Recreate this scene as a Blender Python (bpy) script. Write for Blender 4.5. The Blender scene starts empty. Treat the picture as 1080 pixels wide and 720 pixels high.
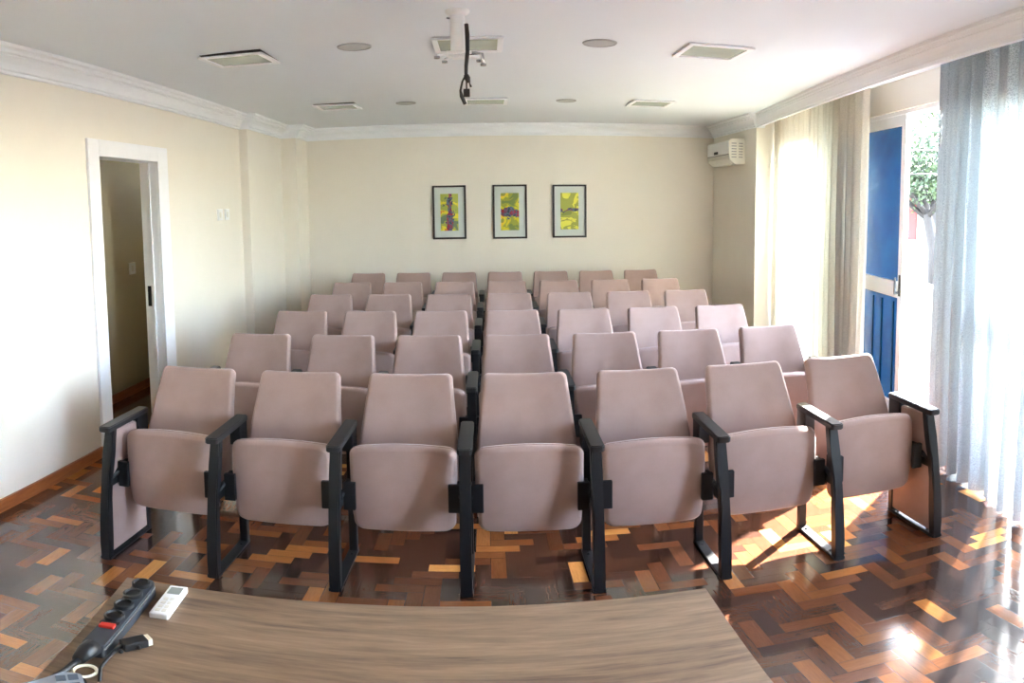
import bpy, bmesh, math, random
from mathutils import Vector, Matrix
PI = math.pi
scene = bpy.context.scene
COL = scene.collection

# ------------------------------------------------------------------ camera
# the photograph is a stitched panorama: equirectangular section, slightly pitched down and rolled
F = 761.79; FV = 719.36; Y0 = 266.88; CAM_H = 1.845
PITCH, ROLL, YAW = .0735, .0115, -.0363
cy, sy = math.cos(YAW), math.sin(YAW); cp, sp = math.cos(PITCH), math.sin(PITCH); cr, sr = math.cos(ROLL), math.sin(ROLL)
R = Matrix(((cr, 0, -sr), (0, 1, 0), (sr, 0, cr))) @ Matrix(((1, 0, 0), (0, cp, -sp), (0, sp, cp))) @ Matrix(((cy, sy, 0), (-sy, cy, 0), (0, 0, 1)))
cam_data = bpy.data.cameras.new('camera')
cam = bpy.data.objects.new('camera', cam_data); COL.objects.link(cam)
right, fwd, up = R[0].copy(), R[1].copy(), R[2].copy()
M = Matrix((right, up, -fwd)).transposed().to_4x4()
M.translation = Vector((0, 0, CAM_H))
cam.matrix_world = M
cam_data.type = 'PANO'
cam_data.panorama_type = 'EQUIRECTANGULAR'
cam_data.longitude_min = -540 / F; cam_data.longitude_max = 540 / F
cam_data.latitude_max = Y0 / FV; cam_data.latitude_min = -(720 - Y0) / FV
cam_data.clip_start = .02; cam_data.clip_end = 400
scene.camera = cam

# ------------------------------------------------------------------ light
w = bpy.data.worlds.new('World'); scene.world = w; w.use_nodes = True
nt = w.node_tree; nt.nodes.clear()
wo = nt.nodes.new('ShaderNodeOutputWorld'); bg = nt.nodes.new('ShaderNodeBackground')
sky = nt.nodes.new('ShaderNodeTexSky'); sky.sky_type = 'NISHITA'; sky.sun_disc = False
sky.sun_elevation = math.radians(37); sky.sun_rotation = math.radians(51); sky.dust_density = .7; sky.air_density = 1.0
hsv = nt.nodes.new('ShaderNodeHueSaturation'); hsv.inputs['Saturation'].default_value = .75
nt.links.new(sky.outputs[0], hsv.inputs['Color']); nt.links.new(hsv.outputs[0], bg.inputs[0]); nt.links.new(bg.outputs[0], wo.inputs[0])
bg.inputs[1].default_value = 1.9
SUNDIR = Vector((-1, -.8, -.96)).normalized()
sl = bpy.data.lights.new('sun', 'SUN'); sl.energy = 18; sl.angle = .012; sl.color = (1, .95, .88)
so = bpy.data.objects.new('sun', sl); COL.objects.link(so); so.rotation_euler = SUNDIR.to_track_quat('-Z', 'Y').to_euler()
scene.view_settings.view_transform = 'Standard'; scene.view_settings.look = 'None'
scene.view_settings.exposure = 2.95; scene.view_settings.gamma = 1; scene.view_settings.use_curve_mapping = False
try:
    scene.cycles.use_denoising = True
    scene.cycles.max_bounces = 14; scene.cycles.diffuse_bounces = 8; scene.cycles.glossy_bounces = 4
    scene.cycles.transparent_max_bounces = 16; scene.cycles.transmission_bounces = 8
    scene.cycles.sample_clamp_indirect = 6; scene.cycles.caustics_reflective = False; scene.cycles.caustics_refractive = False
except Exception: pass

# ------------------------------------------------------------------ materials
def S(r, g, b):
    f = lambda c: (c/255/12.92 if c/255 <= .04045 else ((c/255+.055)/1.055)**2.4)
    return (f(r), f(g), f(b), 1)
class NT:
    def __init__(s, name):
        s.m = bpy.data.materials.new(name); s.m.use_nodes = True; s.t = s.m.node_tree; s.t.nodes.clear()
        s.out = s.n('OutputMaterial')
    def n(s, k, **kw):
        x = s.t.nodes.new('ShaderNode'+k)
        for a, b in kw.items(): setattr(x, a, b)
        return x
    def l(s, a, b): s.t.links.new(a, b)
    def set(s, sock, v):
        if isinstance(v, (int, float, tuple)): sock.default_value = v
        else: s.l(v, sock)
    def math(s, op, a, b=0, c=0):
        x = s.n('Math', operation=op)
        s.set(x.inputs[0], a); s.set(x.inputs[1], b)
        if c: s.set(x.inputs[2], c)
        return x.outputs[0]
    def ramp(s, fac, stops, interp='LINEAR'):
        x = s.n('ValToRGB'); r = x.color_ramp; r.interpolation = interp
        while len(r.elements) < len(stops): r.elements.new(.5)
        for e, (p, c) in zip(r.elements, stops): e.position = p; e.color = c
        s.set(x.inputs[0], fac); return x.outputs[0]
    def noise(s, vec=None, scale=5, detail=3, rough=.5, dist=0, dim='3D'):
        x = s.n('TexNoise'); x.noise_dimensions = dim
        x.inputs['Scale'].default_value = scale; x.inputs['Detail'].default_value = detail; x.inputs['Roughness'].default_value = rough; x.inputs['Distortion'].default_value = dist
        if vec: s.l(vec, x.inputs['Vector'])
        return x.outputs[0]
    def mix(s, fac, a, b, mode='MIX'):
        x = s.n('Mix', data_type='RGBA', blend_type=mode)
        s.set(x.inputs[0], fac); s.set(x.inputs[6], a); s.set(x.inputs[7], b); return x.outputs[2]
    def bsdf(s, col, rough=.5, metal=0, bump=None, bstr=.2, bdist=.01, **kw):
        x = s.n('BsdfPrincipled'); s.set(x.inputs['Base Color'], col); s.set(x.inputs['Roughness'], rough); x.inputs['Metallic'].default_value = metal
        for k, v in kw.items(): s.set(x.inputs[k.replace('_', ' ')], v)
        if bump is not None:
            b = s.n('Bump'); b.inputs['Strength'].default_value = bstr; b.inputs['Distance'].default_value = bdist
            s.l(bump, b.inputs['Height']); s.l(b.outputs[0], x.inputs['Normal'])
        s.l(x.outputs[0], s.out.inputs[0]); return x
    def obj(s): return s.n('TexCoord').outputs['Object']
MAT = {}
def plain(name, col, rough=.5, metal=0, var=.05, nscale=14, bump=.0, **kw):
    t = NT(name); o = t.obj(); nz = t.noise(o, nscale, 4, .6)
    c2 = tuple(max(0, c*(1-var)) for c in col[:3])+(1,); c1 = tuple(min(1, c*(1+var)) for c in col[:3])+(1,)
    t.bsdf(t.ramp(nz, [(.3, c2), (.7, c1)]), rough, metal, nz if bump else None, bump, .004, **kw)
    MAT[name] = t.m; return t.m
plain('wall_paint', S(229, 224, 213), .75, var=.012, nscale=3, bump=.08)
plain('ceiling_paint', S(224, 230, 236), .8, var=.008, nscale=2)
plain('cornice_white', S(236, 239, 242), .6, var=.008)
plain('white_frame', S(236, 238, 242), .4, var=.01)
plain('alu_white', S(232, 234, 236), .35, var=.01)
plain('black_steel', S(13, 16, 21), .5, var=.12, nscale=30, Specular_IOR_Level=.35)
plain('black_plastic', S(20, 22, 26), .45, var=.1, nscale=40)
plain('socket_hole', S(6, 6, 7), .6)
plain('grey_rubber', S(46, 52, 60), .4, var=.08)
plain('white_plastic', S(232, 234, 234), .35, var=.01)
plain('yellowed_plastic', S(222, 220, 210), .4, var=.02)
plain('grille_grey', S(150, 152, 152), .5, var=.03)
plain('lcd_grey', S(140, 146, 142), .25, var=.03)
plain('red_switch', S(190, 45, 35), .3)
plain('silver', S(170, 172, 176), .25, .9, var=.03)
plain('panel_glass', S(168, 178, 168), .22, var=.04, nscale=5)
plain('panel_gap', S(60, 62, 58), .8)
plain('speaker_mesh', S(176, 178, 178), .7, var=.05, nscale=300)
plain('dark_gap', S(40, 36, 32), .9)
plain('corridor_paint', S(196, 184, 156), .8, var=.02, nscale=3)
plain('picture_frame', S(38, 34, 34), .4, var=.08)
plain('mat_board', S(200, 208, 205), .7, var=.01)
plain('cream_rubber', S(225, 218, 196), .5, var=.02)
plain('steel_blue_grey', S(150, 158, 168), .4, var=.04)
plain('dark_cells', S(70, 82, 96), .35, var=.05)
plain('parapet_paint', S(124, 125, 125), .8, var=.03, nscale=4)
plain('street', S(76, 75, 75), .85, var=.08, nscale=1.2)
plain('red_wall', S(110, 26, 20), .8, var=.06, nscale=2)
plain('far_white', S(150, 148, 146), .7, var=.03)
plain('roof_tile', S(150, 88, 66), .8, var=.1, nscale=6)
plain('bark', S(36, 31, 28), .9, var=.2, nscale=18, bump=.5)
plain('blue_paint', S(32, 104, 190), .4, var=.05, nscale=4)

def fabric():
    t = NT('mauve_fabric'); o = t.obj()
    big = t.noise(o, 7, 3, .55); fine = t.noise(o, 420, 2, .7)
    c = t.ramp(big, [(.3, S(152, 128, 122)), (.7, S(162, 138, 132))])
    c = t.mix(.12, c, t.ramp(fine, [(.3, S(134, 112, 106)), (.7, S(182, 158, 151))]))
    t.bsdf(c, .85, bump=fine, bstr=.15, bdist=.0015, Sheen_Weight=.35, Sheen_Roughness=.4)
    return t.m
MAT['fabric'] = fabric()

def parquet():
    t = NT('herringbone_parquet'); o = t.obj(); W = .07; n = 3
    sx = t.n('SeparateXYZ'); t.l(o, sx.inputs[0])
    fx = t.math('DIVIDE', t.math('ADD', sx.outputs[0], 20*W*3), W); fy = t.math('DIVIDE', t.math('ADD', sx.outputs[1], 20*W*3), W)
    i = t.math('FLOOR', fx); j = t.math('FLOOR', fy)
    k = t.math('FLOORED_MODULO', t.math('SUBTRACT', i, j), 2*n)
    hz = t.math('LESS_THAN', k, n-.5)                    # 1: block lies along x
    vz = t.math('SUBTRACT', 1, hz)
    xh = t.math('SUBTRACT', i, k)                        # first cell of a lying block
    yv = t.math('SUBTRACT', j, t.math('SUBTRACT', 2*n-1, k))
    idx = t.math('ADD', t.math('MULTIPLY', hz, xh), t.math('MULTIPLY', vz, i))
    idy = t.math('ADD', t.math('MULTIPLY', hz, j), t.math('MULTIPLY', vz, yv))
    cid = t.n('CombineXYZ'); t.l(idx, cid.inputs[0]); t.l(idy, cid.inputs[1]); t.l(t.math('MULTIPLY', hz, 7.3), cid.inputs[2])
    wn = t.n('TexWhiteNoise', noise_dimensions='3D'); t.l(cid.outputs[0], wn.inputs['Vector'])
    # coordinates inside the block: u along, v across (in units of W)
    lu = t.math('ADD', t.math('MULTIPLY', hz, t.math('SUBTRACT', fx, xh)), t.math('MULTIPLY', vz, t.math('SUBTRACT', fy, yv)))
    lv = t.math('ADD', t.math('MULTIPLY', hz, t.math('SUBTRACT', fy, j)), t.math('MULTIPLY', vz, t.math('SUBTRACT', fx, i)))
    gv = t.n('CombineXYZ'); t.l(t.math('MULTIPLY', lu, .5), gv.inputs[0]); t.l(t.math('MULTIPLY', lv, 5), gv.inputs[1]); t.l(t.math('MULTIPLY', wn.outputs[0], 90), gv.inputs[2])
    grain = t.noise(gv.outputs[0], 2.2, 5, .6, .6)
    # neighbouring blocks were laid from the same batches: patches of light and dark
    clump = t.noise(cid.outputs[0], .11, 2, .5)
    val = t.math('ADD', t.math('MULTIPLY', wn.outputs[0], .55), t.math('MULTIPLY', t.math('SUBTRACT', clump, .36), 1.5))
    c = t.ramp(val, [(0, S(54, 36, 29)), (.3, S(74, 46, 33)), (.48, S(94, 57, 37)), (.64, S(116, 71, 41)), (.76, S(152, 98, 52)), (.88, S(190, 134, 74))], 'CONSTANT')
    c = t.mix(.55, c, t.ramp(grain, [(.25, (.35, .32, .3, 1)), (.75, (.95, .95, .95, 1))]), 'MULTIPLY')
    c = t.mix(.45, c, c, 'ADD')
    eu = t.math('MINIMUM', lu, t.math('SUBTRACT', n, lu)); ev = t.math('MINIMUM', lv, t.math('SUBTRACT', 1, lv))
    e = t.math('MINIMUM', eu, ev)
    seam = t.math('LESS_THAN', e, .014)
    c = t.mix(seam, c, S(38, 22, 16))
    wear = t.noise(o, 1.3, 4, .6)
    b = t.bsdf(c, .2, bump=t.math('SUBTRACT', t.math('MULTIPLY', t.math('MINIMUM', e, .05), 6), t.math('MULTIPLY', grain, .1)), bstr=.25, bdist=.0015)
    rr = t.ramp(wear, [(.35, (.085,)*3+(1,)), (.7, (.14,)*3+(1,))]); t.l(rr, b.inputs['Roughness'])
    b.inputs['Specular IOR Level'].default_value = 1.0
    
    return t.m
MAT['parquet'] = parquet()

def wood(name, c0, c1, c2, rough, axis=0, sc=1.0):
    t = NT(name); o = t.obj(); mp = t.n('Mapping'); t.l(o, mp.inputs[0])
    s = [9*sc, 9*sc, 9*sc]; s[axis] = .9*sc; mp.inputs['Scale'].default_value = s
    a = t.noise(mp.outputs[0], 1.6, 6, .6, 1.2); b = t.noise(mp.outputs[0], 9, 4, .7, .3)
    c = t.ramp(a, [(.3, c0), (.5, c1), (.68, c2)])
    c = t.mix(.35, c, t.ramp(b, [(.3, c0), (.7, c2)]))
    t.bsdf(c, rough, bump=b, bstr=.08, bdist=.001); MAT[name] = t.m
wood('table_wood', S(66, 46, 33), S(124, 100, 78), S(146, 122, 98), .4)
wood('baseboard_wood', S(120, 62, 30), S(160, 92, 48), S(182, 112, 62), .35, 1)
wood('baseboard_wood_x', S(120, 62, 30), S(160, 92, 48), S(182, 112, 62), .35, 0)

def glass():
    t = NT('window_glass'); tr = t.n('BsdfTransparent'); gl = t.n('BsdfGlossy'); gl.inputs['Roughness'].default_value = .02
    fr = t.n('LayerWeight'); fr.inputs[0].default_value = .5; frv = t.math('ADD', .03, t.math('MULTIPLY', t.math('POWER', fr.outputs['Facing'], 5), .6))
    nz = t.noise(t.obj(), 2); tr_c = t.ramp(nz, [(.3, (.93, .96, .97, 1)), (.7, (.96, .98, .98, 1))]); t.l(tr_c, tr.inputs[0])
    m = t.n('MixShader'); t.l(frv, m.inputs[0]); t.l(tr.outputs[0], m.inputs[1]); t.l(gl.outputs[0], m.inputs[2]); t.l(m.outputs[0], t.out.inputs[0]); MAT['glass'] = t.m
glass()
def blue_film():
    t = NT('blue_film_glass'); nz = t.noise(t.obj(), 3)
    c = t.ramp(nz, [(.3, S(14, 62, 98)), (.7, S(24, 80, 116))])
    tr = t.n('BsdfTranslucent'); t.l(c, tr.inputs[0]); df = t.n('BsdfPrincipled'); t.l(c, df.inputs['Base Color']); df.inputs['Roughness'].default_value = .15
    tp = t.n('BsdfTransparent'); tp.inputs[0].default_value = (.6, .8, .95, 1)
    m1 = t.n('MixShader'); m1.inputs[0].default_value = .75; t.l(tr.outputs[0], m1.inputs[1]); t.l(df.outputs[0], m1.inputs[2])
    m2 = t.n('MixShader'); m2.inputs[0].default_value = .05; t.l(m1.outputs[0], m2.inputs[1]); t.l(tp.outputs[0], m2.inputs[2])
    t.l(m2.outputs[0], t.out.inputs[0]); MAT['blue_film'] = t.m
blue_film()
def frosted():  # frosting added to pass diffuse daylight and stop direct sun
    t = NT('added_frosted_glass'); nz = t.noise(t.obj(), 6)
    c = t.ramp(nz, [(.3, (.4, .45, .46, 1)), (.7, (.44, .48, .49, 1))])
    tr = t.n('BsdfTranslucent'); t.l(c, tr.inputs[0]); gl = t.n('BsdfPrincipled'); t.l(c, gl.inputs['Base Color']); gl.inputs['Roughness'].default_value = .2
    m = t.n('MixShader'); m.inputs[0].default_value = .3; t.l(tr.outputs[0], m.inputs[1]); t.l(gl.outputs[0], m.inputs[2]); t.l(m.outputs[0], t.out.inputs[0]); MAT['added_frosted_glass'] = t.m
frosted()
def lace(name, tint, open_lo, open_hi, pat, ttint, fpow=1.5, band=False):
    t = NT(name); o = t.obj()
    vo = t.n('TexVoronoi'); vo.feature = 'DISTANCE_TO_EDGE'; vo.inputs['Scale'].default_value = 75
    dn = t.n('TexNoise'); dn.inputs['Scale'].default_value = 24
    mx = t.n('Mix', data_type='VECTOR'); mx.inputs[0].default_value = .05; t.l(o, mx.inputs[4]); t.l(dn.outputs['Color'], mx.inputs[5])
    t.l(mx.outputs[1], vo.inputs['Vector'])
    patt = t.ramp(vo.outputs['Distance'], [(.06, (0, 0, 0, 1)), (.16, (1, 1, 1, 1))])
    lw = t.n('LayerWeight'); lw.inputs[0].default_value = .5
    face = t.math('POWER', t.math('SUBTRACT', 1, lw.outputs['Facing']), fpow)
    opn = t.math('ADD', open_lo, t.math('MULTIPLY', patt, open_hi-open_lo))
    if band:     # gathered cloth: single-layer strips between doubled folds
        sx = t.n('SeparateXYZ'); t.l(o, sx.inputs[0])
        wv = t.math('SINE', t.math('ADD', t.math('MULTIPLY', sx.outputs[1], 2*PI/.175), t.math('MULTIPLY', t.math('SINE', t.math('MULTIPLY', sx.outputs[1], 7)), .7)))
        opn = t.math('MULTIPLY', opn, t.ramp(wv, [(.45, (.12, .12, .12, 1)), (.75, (1, 1, 1, 1))]))
    opn = t.math('MULTIPLY', opn, face)
    tp = t.n('BsdfTransparent'); tr = t.n('BsdfTranslucent'); df = t.n('BsdfDiffuse')
    c = t.mix(patt, tint, tuple(x*pat for x in tint[:3])+(1,))
    t.l(t.mix(1, c, ttint, 'MULTIPLY'), tr.inputs[0]); t.l(c, df.inputs[0])
    a = t.n('MixShader'); a.inputs[0].default_value = .6; t.l(df.outputs[0], a.inputs[1]); t.l(tr.outputs[0], a.inputs[2])
    b = t.n('MixShader'); t.l(opn, b.inputs[0]); t.l(a.outputs[0], b.inputs[1]); t.l(tp.outputs[0], b.inputs[2]); t.l(b.outputs[0], t.out.inputs[0])
    MAT[name] = t.m
lace('lace_cream', S(240, 234, 220), .02, .06, .92, (.62, .58, .5, 1))
lace('lace_white', S(238, 244, 246), .03, .34, .88, (.105, .112, .116, 1), 1.5, True)
def leafm():
    t = NT('leaves'); nz = t.noise(t.obj(), 2.5, 4); t.bsdf(t.ramp(nz, [(.3, S(20, 30, 15)), (.7, S(52, 68, 32))]), .7); MAT['leaves'] = t.m
leafm()
def tiles():
    t = NT('terracotta_stone'); o = t.obj(); vo = t.n('TexVoronoi'); vo.inputs['Scale'].default_value = 5; t.l(o, vo.inputs['Vector'])
    e = t.n('TexVoronoi'); e.feature = 'DISTANCE_TO_EDGE'; e.inputs['Scale'].default_value = 5; t.l(o, e.inputs['Vector'])
    c = t.ramp(t.n('SeparateColor').outputs[0] if False else t.noise(vo.outputs['Color'], 3), [(.3, S(112, 56, 28)), (.7, S(146, 90, 54))])
    c = t.mix(t.math('LESS_THAN', e.outputs['Distance'], .04), c, S(196, 180, 160)); t.bsdf(c, .8); MAT['terracotta'] = t.m
tiles()
def art(name, seed, stops, band):
    t = NT(name); o = t.obj(); mp = t.n('Mapping'); t.l(o, mp.inputs[0]); mp.inputs['Location'].default_value = (seed*3.1, seed*1.7, seed)
    n1 = t.noise(mp.outputs[0], 4.2, 3, .55, 1.1); n2 = t.noise(mp.outputs[0], 11, 3, .6, 1.5)
    base = t.ramp(n1, stops, 'CONSTANT')
    sx = t.n('SeparateXYZ'); t.l(o, sx.inputs[0])
    n3 = t.noise(mp.outputs[0], 7, 2, .5)
    d = t.math('ABSOLUTE', t.math('SUBTRACT', t.math('ADD', sx.outputs[band[0]], t.math('MULTIPLY', t.math('SUBTRACT', n3, .5), .16)), band[1]))
    inside = t.math('LESS_THAN', t.math('ADD', d, t.math('MULTIPLY', n2, .16)), band[2]+.02)
    dark = t.ramp(n2, [(0, S(60, 62, 80)), (.4, S(92, 110, 130)), (.48, S(120, 52, 88)), (.54, S(178, 44, 46)), (.6, S(110, 84, 130)), (.68, S(236, 232, 210))], 'CONSTANT')
    t.bsdf(t.mix(inside, base, dark), .6); MAT[name] = t.m
Yl = [(0, S(120, 138, 70)), (.4, S(158, 164, 62)), (.5, S(212, 204, 46)), (.58, S(236, 200, 40)), (.66, S(150, 158, 70))]
art('painting_a', 1.3, [(0, S(110, 130, 100)), (.42, S(170, 178, 80)), (.52, S(226, 214, 60)), (.6, S(220, 130, 50)), (.7, S(128, 146, 110))], (0, .0, .1))
art('painting_b', 2.6, Yl, (2, -.01, .11, 8))
art('painting_c', 4.1, [(0, S(130, 142, 66)), (.42, S(160, 166, 74)), (.54, S(226, 224, 88)), (.64, S(140, 150, 76))], (2, .02, .085))

# ------------------------------------------------------------------ mesh helpers
class MB:
    def __init__(s): s.bm = bmesh.new()
    def poly(s, vs, faces):
        b = [s.bm.verts.new(v) for v in vs]
        for f in faces:
            try: s.bm.faces.new([b[i] for i in f])
            except ValueError: pass
        return b
    def hexa(s, p):   # 8 points: bottom 4 ccw, top 4
        return s.poly(p, [(3, 2, 1, 0), (4, 5, 6, 7), (0, 1, 5, 4), (1, 2, 6, 5), (2, 3, 7, 6), (3, 0, 4, 7)])
    def box(s, x0, x1, y0, y1, z0, z1, bev=0, M=None):
        p = [(x0, y0, z0), (x1, y0, z0), (x1, y1, z0), (x0, y1, z0), (x0, y0, z1), (x1, y0, z1), (x1, y1, z1), (x0, y1, z1)]
        if bev:
            t = bmesh.new(); b = [t.verts.new(v) for v in p]
            for f in [(3, 2, 1, 0), (4, 5, 6, 7), (0, 1, 5, 4), (1, 2, 6, 5), (2, 3, 7, 6), (3, 0, 4, 7)]: t.faces.new([b[i] for i in f])
            bmesh.ops.bevel(t, geom=t.edges[:], offset=bev, segments=2, affect='EDGES', profile=.5)
            s.merge(t, M)
        else:
            if M: p = [M @ Vector(q) for q in p]
            s.hexa(p)
        return s
    def merge(s, t, M=None):
        m = {}
        for v in t.verts: m[v] = s.bm.verts.new(M @ v.co if M else v.co)
        for f in t.faces: s.bm.faces.new([m[v] for v in f.verts])
        t.free()
    def tube(s, pts, r, seg=10, caps=True, sx=1, sy=1):
        pts = [Vector(p) for p in pts]; rs = r if isinstance(r, (list, tuple)) else [r]*len(pts)
        rings = []; prev = None
        for i, p in enumerate(pts):
            d = (pts[min(i+1, len(pts)-1)]-pts[max(i-1, 0)]).normalized()
            if prev is None: a = d.orthogonal().normalized()
            else: a = (prev-d*prev.dot(d)).normalized()
            prev = a; b = d.cross(a)
            rings.append([s.bm.verts.new(p+rs[i]*(a*math.cos(2*PI*k/seg)*sx+b*math.sin(2*PI*k/seg)*sy)) for k in range(seg)])
        for q in range(len(rings)-1):
            for k in range(seg): s.bm.faces.new([rings[q][k], rings[q][(k+1) % seg], rings[q+1][(k+1) % seg], rings[q+1][k]])
        if caps: s.bm.faces.new(rings[0][::-1]); s.bm.faces.new(rings[-1])
        return s
    def lathe(s, prof, c=(0, 0, 0), seg=32, M=None):   # prof list of (r,z)
        rings = []
        for r, z in prof:
            if r < 1e-6:
                v = Vector((c[0], c[1], c[2]+z)); rings.append([s.bm.verts.new(M @ v if M else v)]); continue
            rr = []
            for k in range(seg):
                v = Vector((c[0]+r*math.cos(2*PI*k/seg), c[1]+r*math.sin(2*PI*k/seg), c[2]+z)); rr.append(s.bm.verts.new(M @ v if M else v))
            rings.append(rr)
        for a, b in zip(rings, rings[1:]):
            for k in range(seg):
                k2 = (k+1) % seg
                if len(a) == 1 and len(b) == 1: continue
                if len(a) == 1: s.bm.faces.new([a[0], b[k], b[k2]])
                elif len(b) == 1: s.bm.faces.new([a[k], a[k2], b[0]])
                else: s.bm.faces.new([a[k], a[k2], b[k2], b[k]])
        return s
    def prism(s, outline, place):  # outline closed list; place(p,t) -> vector with t in 0,1
        a = [s.bm.verts.new(place(p, 0)) for p in outline]; b = [s.bm.verts.new(place(p, 1)) for p in outline]; n = len(a)
        s.bm.faces.new(a[::-1]); s.bm.faces.new(b)
        for k in range(n): s.bm.faces.new([a[k], a[(k+1) % n], b[(k+1) % n], b[k]])
        return s
    def build(s, name, mat, parent=None, smooth=False, auto=None):
        bmesh.ops.recalc_face_normals(s.bm, faces=s.bm.faces[:])
        me = bpy.data.meshes.new(name); s.bm.to_mesh(me); s.bm.free()
        me.materials.append(MAT[mat] if isinstance(mat, str) else mat)
        if smooth: me.polygons.foreach_set('use_smooth', [True]*len(me.polygons))
        o = bpy.data.objects.new(name, me); COL.objects.link(o)
        if auto is not None:
            try: me.set_sharp_from_angle(angle=math.radians(auto))
            except Exception: pass
        if parent: o.parent = parent
        return o
def tag(o, label=None, cat=None, group=None, kind=None):
    if label: o['label'] = label
    if cat: o['category'] = cat
    if group: o['group'] = group
    if kind: o['kind'] = kind
    return o
def empty(name, loc=(0, 0, 0), rz=0):
    e = bpy.data.objects.new(name, None); COL.objects.link(e); e.location = loc; e.rotation_euler = (0, 0, rz); e.empty_display_size = .1; return e
def struct(o, label, cat): return tag(o, label, cat, kind='structure')
def copy_tree(o, parent=None):
    c = o.copy(); COL.objects.link(c)
    if parent: c.parent = parent
    for ch in list(o.children): copy_tree(ch, c)
    return c

# ------------------------------------------------------------------ room shell
LX = -2.604; YB = 9.3; YF = -1.3; CZ = 2.93; CB = 2.77
def xr(y, off=0): return 2.43+.122*(y-2.76)+off        # the window side runs slightly oblique
PIL = 7.74; PWX = 3.03                                               # start of the solid wall stretch by the window
fl = MB(); fl.hexa([(-3.6, YF-.3, -.12), (xr(YF-.3, .58), YF-.3, -.12), (xr(YB+.3, .58), YB+.3, -.12), (-3.6, YB+.3, -.12), (-3.6, YF-.3, 0), (xr(YF-.3, .58), YF-.3, 0), (xr(YB+.3, .58), YB+.3, 0), (-3.6, YB+.3, 0)])
struct(fl.build('floor', 'parquet'), 'varnished herringbone parquet floor in mixed brown woods', 'floor')
ce = MB(); ce.hexa([(-3.6, YF-.3, CZ), (xr(YF-.3, .58), YF-.3, CZ), (xr(YB+.3, .58), YB+.3, CZ), (-3.6, YB+.3, CZ), (-3.6, YF-.3, CZ+.15), (xr(YF-.3, .58), YF-.3, CZ+.15), (xr(YB+.3, .58), YB+.3, CZ+.15), (-3.6, YB+.3, CZ+.15)])
struct(ce.build('ceiling', 'ceiling_paint'), 'white painted plaster ceiling', 'ceiling')
# left wall with door opening y 4.42..5.36, z<2.287
DY0, DY1, DZ = 4.42, 5.36, 2.287
m = MB(); m.box(LX-.15, LX, YF, DY0-.02, 0, CZ); m.box(LX-.15, LX, DY1+.02, YB, 0, CZ); m.box(LX-.15, LX, DY0-.02, DY1+.02, DZ+.02, CZ)
m.box(LX, LX+.095, 7.45, YB, 0, CZ); m.box(LX+.095, LX+.29, 8.75, YB, 0, CZ)
struct(m.build('wall_left', 'wall_paint'), 'cream painted wall with door opening and shallow pilaster steps', 'wall')
m = MB(); m.box(LX-.15, 3.9, YB, YB+.15, 0, CZ); struct(m.build('wall_back', 'wall_paint'), 'cream painted rear wall with three pictures', 'wall')
m = MB(); m.box(LX-.15, 3.6, YF-.15, YF, 0, CZ); struct(m.build('wall_front', 'wall_paint'), 'cream painted wall beyond the table end of the room', 'wall')
WO = .42; WT = .16     # window wall offset and thickness
HZ = 2.66
def rprism(mb, y0, y1, o0, o1, z0, z1):
    mb.hexa([(xr(y0, o0), y0, z0), (xr(y0, o1), y0, z0), (xr(y1, o1), y1, z0), (xr(y1, o0), y1, z0), (xr(y0, o0), y0, z1), (xr(y0, o1), y0, z1), (xr(y1, o1), y1, z1), (xr(y1, o0), y1, z1)])
OY0, OY1 = .95, 7.5
m = MB(); m.box(PWX, 3.9, PIL, YB, 0, CZ); rprism(m, YF, OY0, WO, WO+WT, 0, CZ); rprism(m, OY1, PIL, WO, WO+WT, 0, CZ); rprism(m, OY0, OY1, WO, WO+WT, HZ, CZ)
struct(m.build('wall_right', 'wall_paint'), 'cream painted window wall with solid stretch near the rear corner', 'wall')
# corridor behind the door
m = MB(); m.box(-3.37, -3.27, 3.2, 8.0, 0, CZ); m.box(-3.3, LX-.15, 3.1, 3.2, 0, CZ); m.box(-3.3, LX-.15, 8.0, 8.1, 0, 2.3); m.box(-3.3, LX-.15, 8.0, 8.1, 2.7, CZ)  # gap high in the far end wall added to let daylight in
struct(m.build('wall_corridor', 'corridor_paint'), 'shadowed beige corridor wall seen through the doorway', 'wall')
m = MB(); m.box(-3.27, -3.255, 3.2, 8.0, 0, .09); struct(m.build('baseboard_corridor', 'baseboard_wood'), 'brown wooden skirting in the corridor', 'baseboard')

# cornice: stepped profile swept along wall runs
PROF = [(0, 0), (.022, 0), (.022, .02), (.04, .024), (.042, .04), (.05, .062), (.068, .084), (.092, .098), (.092, .108), (.115, .11), (.118, .132), (.15, .136), (.15, .16), (0, .16)]
def cornice(name, pts, label, PROF=PROF):
    m = MB(); n = len(pts); rings = []
    P = [Vector(p) for p in pts]
    for i, p in enumerate(P):
        dn = []
        for a, b in ((i-1, i), (i, i+1)):
            if 0 <= a and b < n:
                d = (P[b]-P[a]).normalized(); dn.append(Vector((-d.y, d.x)))
        if len(dn) == 2:
            nn = (dn[0]+dn[1]); k = 2/(nn.length_squared); nrm = nn*k*1.0
            nrm = (dn[0]+dn[1])/(1+dn[0].dot(dn[1]))
        else: nrm = dn[0]
        rings.append([m.bm.verts.new((p.x+nrm.x*a, p.y+nrm.y*a, CB+b)) for a, b in PROF])
    k = len(PROF)
    for q in range(n-1):
        for s_ in range(k): m.bm.faces.new([rings[q][s_], rings[q][(s_+1) % k], rings[q+1][(s_+1) % k], rings[q+1][s_]])
    m.bm.faces.new(rings[0]); m.bm.faces.new(rings[-1][::-1])
    o = m.build(name, 'cornice_white'); struct(o, label, 'trim'); return o
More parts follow.
